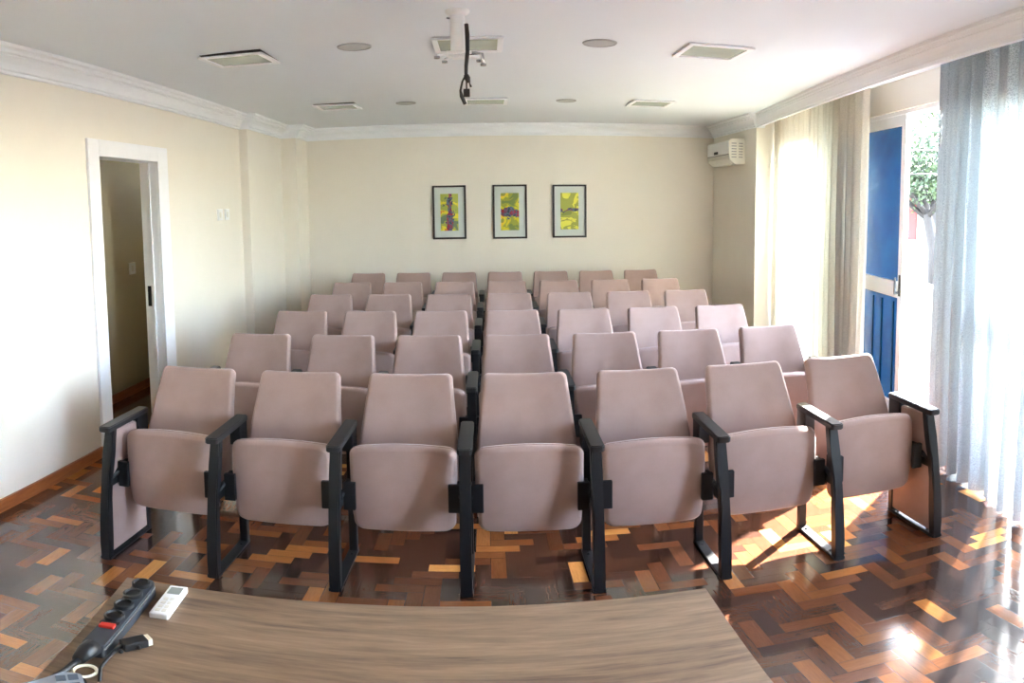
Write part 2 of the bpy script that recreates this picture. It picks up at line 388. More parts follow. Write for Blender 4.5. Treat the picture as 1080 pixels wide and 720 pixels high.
# walked so that the room lies to the left of the path (normal points into the room)
e = .001
cornice('trim_1', [(xr(YF), YF), (xr(PIL), PIL)], 'white stepped plaster cornice above the curtains', [(a*.4, b) for a, b in PROF])
cornice('trim_2', [(PWX-e+.1, PIL-e), (PWX-e, PIL-e), (PWX-e, YB-e), (LX+.29+e, YB-e), (LX+.29+e, 8.75-e), (LX+.095+e, 8.75-e), (LX+.095+e, 7.45-e), (LX+e, 7.45-e), (LX+e, YF)], 'white stepped plaster cornice along rear and left walls')
# curtain pocket board that carries the cornice
m = MB(); rprism(m, YF, PIL, .0, .02, CB, CZ); struct(m.build('trim_3', 'cornice_white'), 'narrow board behind the cornice hiding the curtain rail', 'trim')
# baseboards
m = MB(); m.box(LX, LX+.018, YF, DY0-.15, 0, .085); m.box(LX, LX+.018, DY1+.2, 7.45, 0, .085); m.box(LX+.095, LX+.113, 7.45, 8.75, 0, .085); m.box(LX, LX+.113, 7.432, 7.45, 0, .085)
struct(m.build('baseboard_left', 'baseboard_wood'), 'orange-brown wooden skirting along the left wall', 'baseboard')
m = MB(); m.box(LX+.29, PWX, YB-.018, YB, 0, .085); struct(m.build('baseboard_back', 'baseboard_wood_x'), 'orange-brown wooden skirting along the rear wall', 'baseboard')
m = MB(); m.box(PWX-.018, PWX, PIL, YB-.018, 0, .085); struct(m.build('baseboard_right', 'baseboard_wood'), 'orange-brown wooden skirting beside the rear corner', 'baseboard')

# door frame (no leaf visible)
dr = empty('door_1', (LX, (DY0+DY1)/2, 0)); struct(dr, 'white door frame around the open doorway in the left wall', 'doorway')
def loc(o, e_): o.location = -Vector(e_.location); return o
m = MB(); m.box(LX, LX+.022, DY0-.15, DY0, 0, DZ+.13, .004); m.box(LX, LX+.022, DY1, DY1+.19, 0, DZ+.13, .004); m.box(LX, LX+.022, DY0, DY1, DZ, DZ+.13, .004)
loc(m.build('door_casing', 'white_frame', dr), dr)
m = MB(); m.box(LX-.15, LX, DY0-.02, DY0, 0, DZ); m.box(LX-.15, LX, DY1, DY1+.02, 0, DZ); m.box(LX-.15, LX, DY0-.02, DY1+.02, DZ, DZ+.02)
m.box(LX-.075, LX-.06, DY1-.014, DY1, 0, DZ)
loc(m.build('door_jamb', 'white_frame', dr), dr)
m = MB(); m.box(LX-.125, LX-.095, DY1-.004, DY1, 1.02, 1.2); so_ = loc(m.build('strike_plate', 'black_steel', dr), dr)

# ------------------------------------------------------------------ window wall: glazed doors
FR = (WO+.03, WO+.1)
def leaf(name, y0, y1, blue, label, off=0, handle=None):
    r = empty(name, (xr((y0+y1)/2, WO+.05+off), (y0+y1)/2, 0)); struct(r, label, 'window')
    o0, o1 = WO+.03+off, WO+.075+off
    m = MB(); fw = .075
    rprism(m, y0, y0+fw, o0, o1, .03, HZ-.03); rprism(m, y1-fw, y1, o0, o1, .03, HZ-.03); rprism(m, y0+fw, y1-fw, o0, o1, .03, .13); rprism(m, y0+fw, y1-fw, o0, o1, HZ-.13, HZ-.03)
    rprism(m, y0+fw, y1-fw, o0, o1, 1.06, 1.2)
    loc(m.build('leaf_frame', 'alu_white', r), r)
    m = MB(); rprism(m, y0+fw, y1-fw, o0+.018, o0+.026, 1.2, HZ-.13); loc(m.build('upper_pane', 'added_frosted_glass' if blue == 'frost' else 'blue_film' if blue else 'glass', r), r)
    m = MB(); rprism(m, y0+fw, y1-fw, o0+.018, o0+.026, .13, 1.06)
    if blue is True:
        c = (y0+y1)/2
        for a, b in ((y0+fw+.08, y0+fw+.1), (c-.1, c-.08), (c+.08, c+.1), (y1-fw-.1, y1-fw-.08)): rprism(m, a, b, o0+.006, o0+.018, .18, 1.02)
    loc(m.build('lower_pane', 'added_frosted_glass' if blue == 'frost' else 'blue_film' if blue else 'glass', r), r)
    if handle:
        m = MB(); rprism(m, handle-.012, handle+.012, o0-.006, o0, 1.08, 1.26); rprism(m, handle-.008, handle+.008, o0-.04, o0-.006, 1.1, 1.12); rprism(m, handle-.008, handle+.008, o0-.05, o0-.035, 1.1, 1.24)
        loc(m.build('handle', 'black_steel', r), r)
    return r
wf = MB()
for y in (OY0, 2.21, OY1-.06): rprism(wf, y, y+.06, WO+.02, WO+.14, .03, HZ)
rprism(wf, OY0, OY1, WO+.02, WO+.14, HZ-.035, HZ); rprism(wf, OY0, OY1, WO+.02, WO+.14, 0, .03)
rprism(wf, 4.12, 4.18, WO+.02, WO+.14, .03, HZ)
struct(wf.build('window_1', 'alu_white'), 'white metal window frame and threshold along the balcony opening', 'window')
leaf('window_2', 4.79, 5.75, True, 'sliding balcony door leaf with blue panes next to the opening', 0, 4.83)
leaf('window_3', 6.4, 7.4, False, 'clear glazed door leaf behind the far curtain', .05)
leaf('window_7', 5.72, 6.42, 'frost', 'door leaf with added light-softening frosted glass behind the far curtain', .0)
leaf('window_4', 3.46, 4.1, 'frost', 'door leaf with added sun-softening frosted glass next to the opening behind the near curtain', .05)
leaf('window_5', 2.28, 3.44, False, 'clear glazed door leaf behind the near curtain', .0)
leaf('window_6', 1.02, 2.2, False, 'clear glazed door leaf beside the table', .0)

# ------------------------------------------------------------------ curtains
def curtain(name, y0, y1, mat, label, seed, off=.2, z0=.03, z1=2.9, lean=0, per=.16, amp=.035):
    rnd = random.Random(seed); m = MB(); nu = int((y1-y0)/.009); nz = 14
    ph = [rnd.uniform(0, 6.28) for _ in range(8)]
    rows = []
    for b in range(nz+1):
        v = b/nz; z = z0+(z1-z0)*v; row = []
        for a in range(nu+1):
            u = a/nu; y = y0+(y1-y0)*u
            s_ = y+.03*math.sin(3.1*y+ph[5])
            A = amp*(1.0-.25*v)*(1+.5*math.sin(2.3*y+ph[0]))
            d = A*math.sin(2*PI*s_/per+ph[1]+.5*math.sin(1.7*y+ph[2]))+.35*A*math.sin(2*PI*s_/(per*.43)+ph[3]+1.2*v)
            d += .012*math.sin(5*v+ph[4]+4*y)*(1-v)
            yy = y+lean*(1-v)*(1-u)+.25*A*math.cos(2*PI*s_/per+ph[1])
            zz = z+(.012*math.sin(2*PI*s_/per) if b == 0 else 0)
            row.append(m.bm.verts.new((xr(y, off)+d, yy, zz)))
        rows.append(row)
    for b in range(nz):
        for a in range(nu): m.bm.faces.new([rows[b][a], rows[b][a+1], rows[b+1][a+1], rows[b+1][a]])
    # stitched hem and heading tape, thicker bands of the same cloth
    o = m.build(name, mat, smooth=True)
    tag(o, label, 'curtain'); return o
curtain('curtain', 4.97, 7.7, 'lace_cream', 'cream sheer curtain hanging between the rear wall corner and open balcony door', 3, .2)
curtain('curtain', 1.75, 3.82, 'lace_white', 'white patterned lace curtain on the table side of the open balcony door', 8, .19, per=.17, amp=.042)

# ------------------------------------------------------------------ ceiling fittings
def ceiling_panel(x, y, label, w_=.43, tilt=0):
    r = empty('ceiling_light', (x, y, CZ)); tag(r, label, 'ceiling light', 'square recessed ceiling lights')
    h = w_/2
    m = MB()
    for a in ((-h, h, -h, -h+.035), (-h, h, h-.035, h), (-h, -h+.035, -h+.035, h-.035), (h-.035, h, -h+.035, h-.035)): m.box(a[0], a[1], a[2], a[3], -.018, -.004, .002)
    f = m.build('frame', 'white_frame', r); f.rotation_euler = (tilt, tilt*.6, 0); f.location.z = -abs(tilt)*h*1.2
    m = MB(); m.box(-h+.012, h-.012, -h+.012, h-.012, -.004, 0); m.build('housing', 'panel_gap', r)
    m = MB(); m.box(-h+.035, h-.035, -h+.035, h-.035, -.009, -.0045); g = m.build('diffuser', 'panel_glass', r); g.rotation_euler = f.rotation_euler; g.location.z = f.location.z
    return r
ceiling_panel(-1.56, 4.55, 'square recessed ceiling light, front one on the doorway side', tilt=.03)
ceiling_panel(-.09, 4.54, 'square recessed ceiling light directly behind the projector mount')
ceiling_panel(1.47, 4.56, 'square recessed ceiling light, front one on the window side')
ceiling_panel(-1.45, 7.17, 'square recessed ceiling light, rear one on the doorway side', tilt=.02)
ceiling_panel(.02, 7.17, 'square recessed ceiling light in the middle of the rear row')
ceiling_panel(1.67, 7.2, 'square recessed ceiling light, rear one on the window side')
def ceiling_speaker(x, y, r_, label):
    r = empty('ceiling_speaker', (x, y, CZ)); tag(r, label, 'speaker', 'round ceiling speakers')
    m = MB(); m.lathe([(r_-.012, 0), (r_, 0), (r_, -.004), (r_-.004, -.009), (r_-.012, -.009), (r_-.012, 0)]); m.build('rim', 'grille_grey', r, True, 30)
    m = MB(); m.lathe([(0, -.007), (r_-.012, -.006), (r_-.012, 0), (0, 0)]); m.build('grille', 'speaker_mesh', r, True, 30)
ceiling_speaker(-.79, 4.49, .108, 'round flush ceiling speaker, front one on the doorway side')
ceiling_speaker(.72, 4.49, .108, 'round flush ceiling speaker, front one on the window side')
ceiling_speaker(-.765, 7.18, .1, 'round flush ceiling speaker, rear one on the doorway side')
ceiling_speaker(.81, 7.15, .1, 'round flush ceiling speaker, rear one on the window side')

# projector mount
PX, PY = -.125, 3.73
r = empty('projector_mount', (PX, PY, CZ)); tag(r, 'white ceiling pole mount for a projector with bare bracket arms', 'projector mount')
m = MB(); m.lathe([(0, 0), (.062, 0), (.062, -.01), (.054, -.022), (.04, -.03), (0, -.03)]); m.build('flange', 'white_plastic', r, True, 35)
m = MB(); m.lathe([(0, -.02), (.038, -.02), (.038, -.235), (.034, -.245), (0, -.245)]); m.build('pole', 'white_plastic', r, True, 35)
m = MB(); m.tube([(-.04, -.02, -.05), (-.052, -.03, -.05)], .006, 8); m.build('screw', 'silver', r)
m = MB(); m.box(-.06, .07, -.05, .05, -.262, -.243, .004); m.box(-.03, .05, -.03, .03, -.28, -.262, .003); m.build('bracket_plate', 'white_plastic', r)
for i, (dx, dy, dz) in enumerate(((-.1, -.03, .0), (.12, -.04, -.05), (-.07, .09, 0), (.1, .08, 0))):
    m = MB(); m.tube([(dx*.3, dy*.3, -.255), (dx*.7, dy*.8, -.256), (dx, dy, -.262), (dx*1.06, dy*1.06, -.275+dz)], [.013, .012, .011, .012], 8, sx=1, sy=.7)
    a_ = m.build('bracket_arm', 'alu_white' if i != 1 else 'silver', r, True)
    m = MB(); m.lathe([(0, .006), (.015, .006), (.015, -.006), (0, -.006)], (dx*1.06, dy*1.06, -.276+dz), 14); m.build('mounting_foot', 'silver', a_, True, 35)
r2 = empty('cable_bundle', (PX+.045, PY-.035, CZ-.09)); tag(r2, 'black projector cables hanging from the white ceiling mount', 'cable')
m = MB(); m.tube([(0, 0, 0), (.004, -.01, -.06), (.004, -.012, -.16), (-.004, -.012, -.24), (-.006, -.01, -.3)], [.011, .012, .011, .01, .009], 10); m.build('sleeve', 'black_plastic', r2, True)
m = MB(); m.tube([(-.006, -.01, -.29), (0, -.01, -.31), (.006, -.01, -.335)], [.012, .016, .01], 8); m.build('cable_tie', 'black_plastic', r2, True)
m = MB(); m.tube([(-.006, -.01, -.29), (-.025, -.015, -.33), (-.035, -.015, -.38), (-.03, -.015, -.41), (-.012, -.015, -.455)], [.005, .005, .006, .01, .01], 8); m.build('plug_cable', 'black_plastic', r2, True)
m = MB(); m.tube([(-.004, -.01, -.3), (-.004, -.01, -.375)], .004, 8); k_ = m.build('video_cable', 'black_plastic', r2, True)
m = MB(); m.box(-.02, .012, -.02, 0, -.415, -.37, .003); m.build('connector', 'black_plastic', k_)
m = MB(); m.tube([(.004, -.01, -.31), (.012, -.01, -.34), (.018, -.01, -.36)], [.003, .003, .006], 8); m.build('thin_cable', 'black_plastic', r2, True)

# ------------------------------------------------------------------ wall fittings
r = empty('air_conditioner', (PWX, 8.52, 2.5))
tag(r, 'white wall-mounted air conditioner beside the rear corner', 'air conditioner')
m = MB()
prof = [(0, -.16), (-.13, -.16), (-.19, -.11), (-.2, -.02), (-.2, .12), (-.185, .15), (-.15, .16), (0, .16)]
m.prism(prof, lambda p, t: Vector((p[0], -.42+.84*t, p[1]))); m.build('body', 'yellowed_plastic', r)
m = MB(); m.box(-.206, -.199, -.4, .4, -.03, .13, .002); m.build('front_panel', 'white_plastic', r)
m = MB(); m.box(-.204, -.199, -.405, .405, -.045, -.035); m.build('panel_groove', 'grille_grey', r)
m = MB(); m.box(-.212, -.205, -.02, .12, -.02, .015); m.build('display', 'black_plastic', r)
m = MB(); m.hexa([(-.197, -.38, -.1), (-.14, -.38, -.155), (-.14, .38, -.155), (-.197, .38, -.1), (-.2, -.38, -.095), (-.15, -.38, -.165), (-.15, .38, -.165), (-.2, .38, -.095)]); m.build('air_flap', 'yellowed_plastic', r)
for k in range(6):
    m = MB(); z = .1-.035*k; m.box(-.17, -.11, -.426, -.419, z-.006, z+.006); m.box(-.08, -.03, -.426, -.419, z-.006, z+.006); m.build('side_vent', 'grille_grey', r)

def switch(x, y, z, label, w_=.12, n=1, nx=1):
    r = empty('light_switch', (x, y, z)); tag(r, label, 'switch')
    m = MB(); m.box(0, .009, -w_/2, w_/2, -.06, .06, .003); m.build('cover_plate', 'white_plastic', r)
    for k in range(n):
        m = MB(); m.box(.009, .013, -.022, .022, -.03, .03, .002); m.build('rocker', 'yellowed_plastic', r)
switch(LX, 6.77, 1.795, 'white switch plate on cream wall, the one nearer the doorway', .15)
switch(LX, 6.97, 1.795, 'white switch plate on cream wall, the one nearer the pilaster', .13)
switch(-3.27, 6.1, 1.29, 'pale switch plate on the shadowed corridor wall inside the doorway', .13)

def picture(x, z, w_, h_, mat, label):
    r = empty('picture', (x, YB, z)); tag(r, label, 'picture', 'three framed abstracts on the rear wall')
    m = MB(); b = .024
    for a in ((-w_/2, w_/2, h_/2-b, h_/2), (-w_/2, w_/2, -h_/2, -h_/2+b), (-w_/2, -w_/2+b, -h_/2+b, h_/2-b), (w_/2-b, w_/2, -h_/2+b, h_/2-b)): m.box(a[0], a[1], -.03, 0, a[2], a[3], .002)
    m.build('frame', 'picture_frame', r)
    m = MB(); m.box(-w_/2+b, w_/2-b, -.014, -.004, -h_/2+b, h_/2-b); m.build('mat_board', 'mat_board', r)
    m = MB(); m.box(-w_*.265, w_*.265, -.017, -.0142, -h_*.345, h_*.345); m.build('painting', mat, r)
picture(-.46, 1.73, .43, .73, 'painting_a', 'black-framed abstract with purple figure on yellow-green, nearest the left wall')
picture(.317, 1.728, .44, .735, 'painting_b', 'black-framed yellow abstract with red and dark centre band, middle of three')
picture(1.087, 1.728, .44, .725, 'painting_c', 'black-framed olive and lemon abstract with small purple patches, nearest the windows')

# ------------------------------------------------------------------ chairs
def rounded(outline, rad, seg=6):
    out = []; n = len(outline)
    for i in range(n):
        p = Vector(outline[i]); a = (Vector(outline[i-1])-p).normalized(); b = (Vector(outline[(i+1) % n])-p).normalized()
        r_ = rad[i] if isinstance(rad, (list, tuple)) else rad
        ang = a.angle(b); d = r_/math.tan(ang/2); c = p+(a+b).normalized()*(r_/math.sin(ang/2))
        p0, p1 = p+a*d, p+b*d; v0, v1 = p0-c, p1-c; t = v0.angle(v1); s_ = 1 if v0.cross(v1) > 0 else -1
        for k in range(seg+1):
            q = s_*t*k/seg; out.append(c+Vector((v0.x*math.cos(q)-v0.y*math.sin(q), v0.x*math.sin(q)+v0.y*math.cos(q))))
    return out
def dense(ol, step=.03):
    o = []
    for i, p in enumerate(ol):
        q = ol[(i+1) % len(ol)]; n = max(1, int((q-p).length/step))
        for k in range(n): o.append(p.lerp(q, k/n))
    return o
def pad(outline, place, th_f, th_b, edge=.035, crown=.012):
    """cushion: rings inset from the outline, front bulge th_f, back th_b; place(u,v,w)"""
    ol = dense(outline); c = sum((Vector(p) for p in ol), Vector((0, 0)))/len(ol)
    mx = max(abs(p.x-c.x) for p in ol); my = max(abs(p.y-c.y) for p in ol)
    m = MB()
    def ring(inset, w):
        return [m.bm.verts.new(place(c.x+(p.x-c.x)*(1-inset/mx), c.y+(p.y-c.y)*(1-inset/my), w)) for p in ol]
    ins = [0, .06, .2, .45, .75, 1.0]
    front = []; 
    seq = []
    for q in reversed(ins): seq.append((q*edge, -(th_b)*math.sqrt(max(0, 1-(1-q)**2))))
    seq2 = [(q*edge, th_f*math.sqrt(max(0, 1-(1-q)**2))) for q in ins]
    cen = [.45, .7, .9]
    R_ = []
    for f_ in reversed(cen): R_.append(ring(edge+(mx-edge)*f_*.99 if mx < my else edge+(my-edge)*f_*.99, -th_b) if False else None)
    rings = [ring(i_, w) for i_, w in seq]+[ring(i_, w) for i_, w in seq2[1:]]
    def interior(base, sgn, th):
        prev = base; out = []
        for f_ in (.35, .65, .88):
            k = 1-f_
            ex = (1-edge/mx)*k; ey = (1-edge/my)*k
            rr = [m.bm.verts.new(place(c.x+(p.x-c.x)*ex, c.y+(p.y-c.y)*ey, sgn*(th+crown*(1-k*k)))) for p in ol]
            out.append((prev, rr)); prev = rr
        cv = m.bm.verts.new(place(c.x, c.y, sgn*(th+crown)))
        n = len(ol)
        for a, b in out:
            for i in range(n): m.bm.faces.new([a[i], a[(i+1) % n], b[(i+1) % n], b[i]])
        for i in range(n): m.bm.faces.new([prev[i], prev[(i+1) % n], cv])
    n = len(ol)
    for a, b in zip(rings, rings[1:]):
        for i in range(n): m.bm.faces.new([a[i], a[(i+1) % n], b[(i+1) % n], b[i]])
    interior(rings[0], -1, th_b); interior(rings[-1], 1, th_f)
    return m
# local frame: x across, y away from the table, z up; origin on the floor below the front legs, centre of the seat
def chair_meshes():
    # backrest: leaning curve
    def bplace(u, v, w):
        t = v/.66
        y = .36+.045*t+.17*t*t; z = .33+.655*t-.01*t*t
        dy, dz = .045+.34*t, .655-.02*t; L_ = math.hypot(dy, dz); ny, nz_ = -dz/L_, dy/L_   # towards the front
        cur = -.025*(1-(u/.24)**2)*(.5+.5*t)     # slightly hollow for the back
        return Vector((u, y+ny*(w+cur), z+nz_*(w+cur)))
    o = rounded([(-.235, 0), (.235, 0), (.232, .33), (.2, .66), (-.2, .66), (-.232, .33)], [.05, .05, .3, .028, .028, .3], 5)
    back = pad([Vector(p) for p in o], bplace, .035, .03, .022, .004).build('backrest', 'fabric', None, True)
    def bplace2(u, v, w): return bplace(u, v, w)
    o = rounded([(-.215, .05), (.215, .05), (.21, .33), (.18, .6), (-.18, .6), (-.21, .33)], .03, 4)
    shell = MB(); shell.prism(o, lambda p, t: bplace(p.x, p.y, -.036-.008*t)); shell = shell.build('back_shell', 'black_plastic')
    # seat folded up: underside faces the table
    def splace(u, v, w):
        t = v/.46
        y = .165+.035*t+.05*(1-t)**3; z = .255+.44*t+(.022*(1-(u/.23)**2) if t > .5 else 0)*(t-.5)*2
        bulge = .012*(1-(u/.23)**2)
        return Vector((u, y-w-bulge, z))
    o = rounded([(-.222, 0), (.222, 0), (.232, .2), (.236, .46), (-.236, .46), (-.232, .2)], [.05, .05, .3, .035, .035, .3], 5)
    seat = pad([Vector(p) for p in o], splace, .034, .058, .022, .002).build('seat', 'fabric', None, True)
    seam = MB(); oo = dense([Vector(p) for p in o])
    seam.tube([splace(p.x*1.002, .23+(p.y-.23)*1.004, -.004) for p in oo if p.y > .02]+[], .0028, 6); seam = seam.build('piping', 'fabric', None, True)
    plates = []
    for s in (-1, 1):
        m = MB(); m.box(min(s*.2, s*.252), max(s*.2, s*.252), .105, .13, .4, .545, .004); m.box(min(s*.236, s*.252), max(s*.236, s*.252), .11, .19, .41, .535, .003)
        pl = m.build('hinge_plate', 'black_steel')
        m = MB(); m.tube([(s*.245, .13, .5), (s*.262, .1, .48), (s*.272, .05, .45)], .014, 8); m.tube([(s*.245, .15, .44), (s*.27, .17, .44)], .014, 8)
        ar = m.build('hinge_arm', 'black_steel', None, True, 40)
        plates.append((pl, ar))
    return back, shell, seat, seam, plates
def frame_meshes(x):
    leg = MB(); path = [(0, 0), (.003, .1), (.01, .22), (.022, .36), (.042, .48), (.07, .6), (.1, .728)]
    vs = []
    for y, z in path:
        for dx, dy in ((-.024, -.022), (.024, -.022), (.024, .022), (-.024, .022)): vs.append(leg.bm.verts.new((x+dx, y+dy, z)))
    for i in range(len(path)-1):
        for k in range(4): leg.bm.faces.new([vs[4*i+k], vs[4*i+(k+1) % 4], vs[4*i+4+(k+1) % 4], vs[4*i+4+k]])
    leg.bm.faces.new(vs[:4]); leg.bm.faces.new(vs[-4:])
    bmesh.ops.bevel(leg.bm, geom=[e_ for e_ in leg.bm.edges if abs((e_.verts[0].co-e_.verts[1].co).normalized().z) > .8], offset=.007, segments=2, affect='EDGES')
    leg = leg.build('front_leg', 'black_steel', None, True, 40)
    rear = MB(); rear.box(x-.02, x+.02, .39, .425, 0, .7, .004); rear = rear.build('rear_leg', 'black_steel')
    base = MB(); base.box(x-.024, x+.024, .0, .42, .0, .016, .003); base.box(x-.028, x+.028, -.02, .03, 0, .02, .003)
    for y in (.07, .35): base.lathe([(0, .024), (.006, .023), (.009, .016), (0, .014)], (x, y, 0), 10)
    base = base.build('floor_bar', 'black_steel')
    arm = MB()
    ol = rounded([(-.031, .03), (.031, .03), (.031, .445), (-.031, .445)], .014, 4)
    arm.prism(ol, lambda p, t: Vector((x+p.x, p.y, .726+.032*t)))
    bmesh.ops.bevel(arm.bm, geom=[e_ for e_ in arm.bm.edges if abs((e_.verts[0].co-e_.verts[1].co).z) < 1e-4], offset=.005, segments=2, affect='EDGES')
    arm = arm.build('armrest', 'black_plastic', None, True, 35)
    blk = MB(); blk.box(x-.026, x+.026, .33, .44, .62, .728, .005); blk = blk.build('arm_bracket', 'black_steel'); rail = MB(); rail.box(x-.02, x+.02, .05, .2, .42, .46, .003); rail = rail.build('pivot_bar', 'black_steel')
    return [leg, rear, base, arm, blk, rail]
def panel_mesh(x):
    ol = [(.02, .03), (.39, .03), (.39, .7), (.12, .72), (.085, .6), (.06, .48), (.04, .36), (.028, .22)]
    o = rounded([Vector(p) for p in ol][::1], .012, 3)
    m = MB(); m.prism(o, lambda p, t: Vector((x-.014+.028*t, p.x, p.y)))
    bmesh.ops.bevel(m.bm, geom=[e_ for e_ in m.bm.edges if abs((e_.verts[0].co-e_.verts[1].co).x) < 1e-5], offset=.005, segments=2, affect='EDGES')
    return m.build('side_panel', 'fabric', None, True, 40)
W = .55; RP = 1.0434; RR = .0088
back, shell, seat, seam, plates = chair_meshes()
proto_root = empty('auditorium_chair')
back.parent = proto_root; shell.parent = back; seat.parent = proto_root; seam.parent = seat
for pl, ar in plates: pl.parent = seat; ar.parent = pl
fl_ = empty('side_frame')     # meshes of the left frame, parented straight to the chair
left_frame = frame_meshes(-W/2)
bpy.data.objects.remove(fl_)
leg, rear, base, arm, blk, rail = left_frame; rail.parent = proto_root
leg.parent = proto_root; rear.parent = proto_root; base.parent = proto_root; arm.parent = proto_root; blk.parent = arm
right_frame = frame_meshes(W/2)
lpanel, rpanel = panel_mesh(-W/2), panel_mesh(W/2)
ROWN = ['front row', 'second row', 'third row', 'fourth row', 'fifth row', 'rearmost row']
POS = ['leftmost', 'second from the left', 'third from the left', 'middle one', 'third from the right', 'second from the right', 'rightmost']
WHERE = ['nearest the doorway wall', '', '', '', '', '', 'nearest the curtains']
def link_copy(o, parent):
    c = o.copy(); COL.objects.link(c); c.parent = parent; return c
first = True
for r_i in range(6):
    for i in range(7):
        yt = 3.4315+RP*r_i; x = .1432+(i-3)*W+RR*yt; y = yt-RR*(i-3)*W-.58
        if r_i == 5: pass
        ch = proto_root if first else copy_tree(proto_root)
        ch.location = (x, y, 0); ch.rotation_euler = (0, 0, -RR)
        lab = 'mauve folding auditorium chair with black arms, %s in the %s' % (POS[i], ROWN[r_i])
        if WHERE[i]: lab = 'mauve folding auditorium chair, %s in the %s, %s' % (POS[i], ROWN[r_i], WHERE[i])
        tag(ch, lab, 'chair', 'folding auditorium chairs in rows')
        if first: pending = ch
        if i == 6:
            cps = [link_copy(o, ch) for o in right_frame]
            cps[4].parent = cps[3]
            link_copy(rpanel, ch)
        if i == 0 and not first: link_copy(lpanel, ch)
        first = False
lpanel.parent = proto_root
for o in list(proto_root.children):
    pass
# the first copy was made before its own end panel existed; remove the unused templates
for o in right_frame+[rpanel]: bpy.data.objects.remove(o)

# ------------------------------------------------------------------ table with things on it
T = empty('table', (-.2, 1.2, 0)); tag(T, 'wooden-topped table in the foreground facing the chairs', 'table')
TL = [(-.93, 1.615), (.528, 1.648), (.5, .35), (-.74, .35)]
m = MB(); m.prism([Vector(p) for p in TL][::-1], lambda p, t: Vector((p.x+.2, p.y-1.2, .722+.028*t)))
bmesh.ops.bevel(m.bm, geom=m.bm.edges[:], offset=.002, segments=2, affect='EDGES'); m.build('tabletop', 'table_wood', T)
for s, xa in ((-1, -.5), (1, .6)):
    m = MB(); m.box(xa-.012, xa+.012, -.75, .35, 0, .722, .002); m.build('leg', 'table_wood', T)
m = MB(); m.box(-.488, .588, -.2, -.18, .3, .722); m.build('modesty_panel', 'table_wood', T)

TT = .75
# power strip: long axis roughly along y
def strip():
    a, b = Vector((-.797, 1.215)), Vector((-.842, 1.565)); d = (b-a); L_ = d.length; ang = math.atan2(d.y, d.x)
    r = empty('power_strip', (a.x, a.y, TT), ang); tag(r, 'black power strip with four round sockets and red switch on the table', 'power strip')
    m = MB(); hw = .029
    ol = rounded([(0, -hw), (L_, -hw), (L_, hw), (0, hw)], [.012, .026, .026, .012], 6)
    m.prism(ol, lambda p, t: Vector((p.x, p.y*(1-.12*t), .038*t)))
    m.build('body', 'grey_rubber', r, True, 30)
    for k in range(4):
        x = L_-.035-.06*k
        m = MB(); m.lathe([(0, .037), (.024, .037), (.024, .049), (.019, .051), (.017, .045), (0, .045)], (x, .004, 0), 24); so2 = m.build('socket', 'black_plastic', r, True, 30)
        m = MB(); m.lathe([(0, .0465), (.016, .0462), (.016, .045), (0, .045)], (x, .004, 0), 20); m.build('socket_well', 'socket_hole', so2)
    m = MB(); m.box(.082, .1, -.016, .02, .037, .046, .002); m.build('switch_rocker', 'red_switch', r)
    m = MB(); m.box(.104, .114, -.02, .026, .037, .041, .001); m.build('switch_bezel', 'black_plastic', r)
    m = MB(); m.box(.0, L_-.03, -.0315, -.0265, .028, .033, .001); m.build('edge_stripe', 'silver', r)
    m = MB(); m.tube([(.004, 0, .03), (-.02, .004, .03), (-.05, .008, .024)], [.024, .022, .015], 14); m.build('plug', 'black_plastic', r, True)
    m = MB(); m.tube([(-.045, .008, .024), (-.09, .02, .014), (-.13, .035, .012), (-.2, .09, .012), (-.3, .1, .012)], [.009, .007, .005, .005, .005], 10); m.build('cord', 'black_plastic', r, True)
strip()
r = empty('remote_control', (-.757, 1.51, TT), math.radians(90+6)); tag(r, 'white air conditioner remote control lying beside the power strip', 'remote control')
m = MB(); m.box(-.078, .078, -.024, .024, 0, .02, .004); m.build('body', 'white_plastic', r)
m = MB(); m.box(.03, .066, -.016, .016, .02, .0212); m.build('screen', 'lcd_grey', r)
for i in range(4):
    for j in range(2):
        m = MB(); m.box(-.066+.02*i, -.053+.02*i, -.014+.016*j, -.003+.016*j, .02, .0218, .0005); m.build('button', 'yellowed_plastic', r)
# loose adapter plug with a pale face
r = empty('cable_adapter', (-.735, 1.29, TT), math.radians(50)); tag(r, 'black cable connector with pale metal tip, lying by the power strip', 'connector')
m = MB(); m.box(-.03, .026, -.017, .017, .004, .028, .003); m.build('housing', 'black_plastic', r)
m = MB(); m.box(.026, .036, -.014, .014, .006, .026, .001); m.build('tip', 'cream_rubber', r)
m = MB(); m.tube([(-.028, 0, .016), (-.05, -.01, .012), (-.075, -.03, .006), (-.1, -.06, .006), (-.12, -.11, .006)], [.006, .005, .004, .004, .004], 8); m.build('cord', 'black_plastic', r, True)
for s in (-1, 1):
    m = MB(); m.tube([(-.02+.02*s, -.016, .014), (-.02+.02*s, -.024, .014)], .005, 8); m.build('thumbscrew', 'black_plastic', r, True)
r = empty('cable_ring', (-.775, 1.15, TT)); tag(r, 'cream rubber ring lying under the power strip cable', 'ring')
m = MB(); m.tube([(.024*math.cos(a*PI/12), .024*math.sin(a*PI/12), .005) for a in range(25)], .0042, 8); m.build('band', 'cream_rubber', r, True)
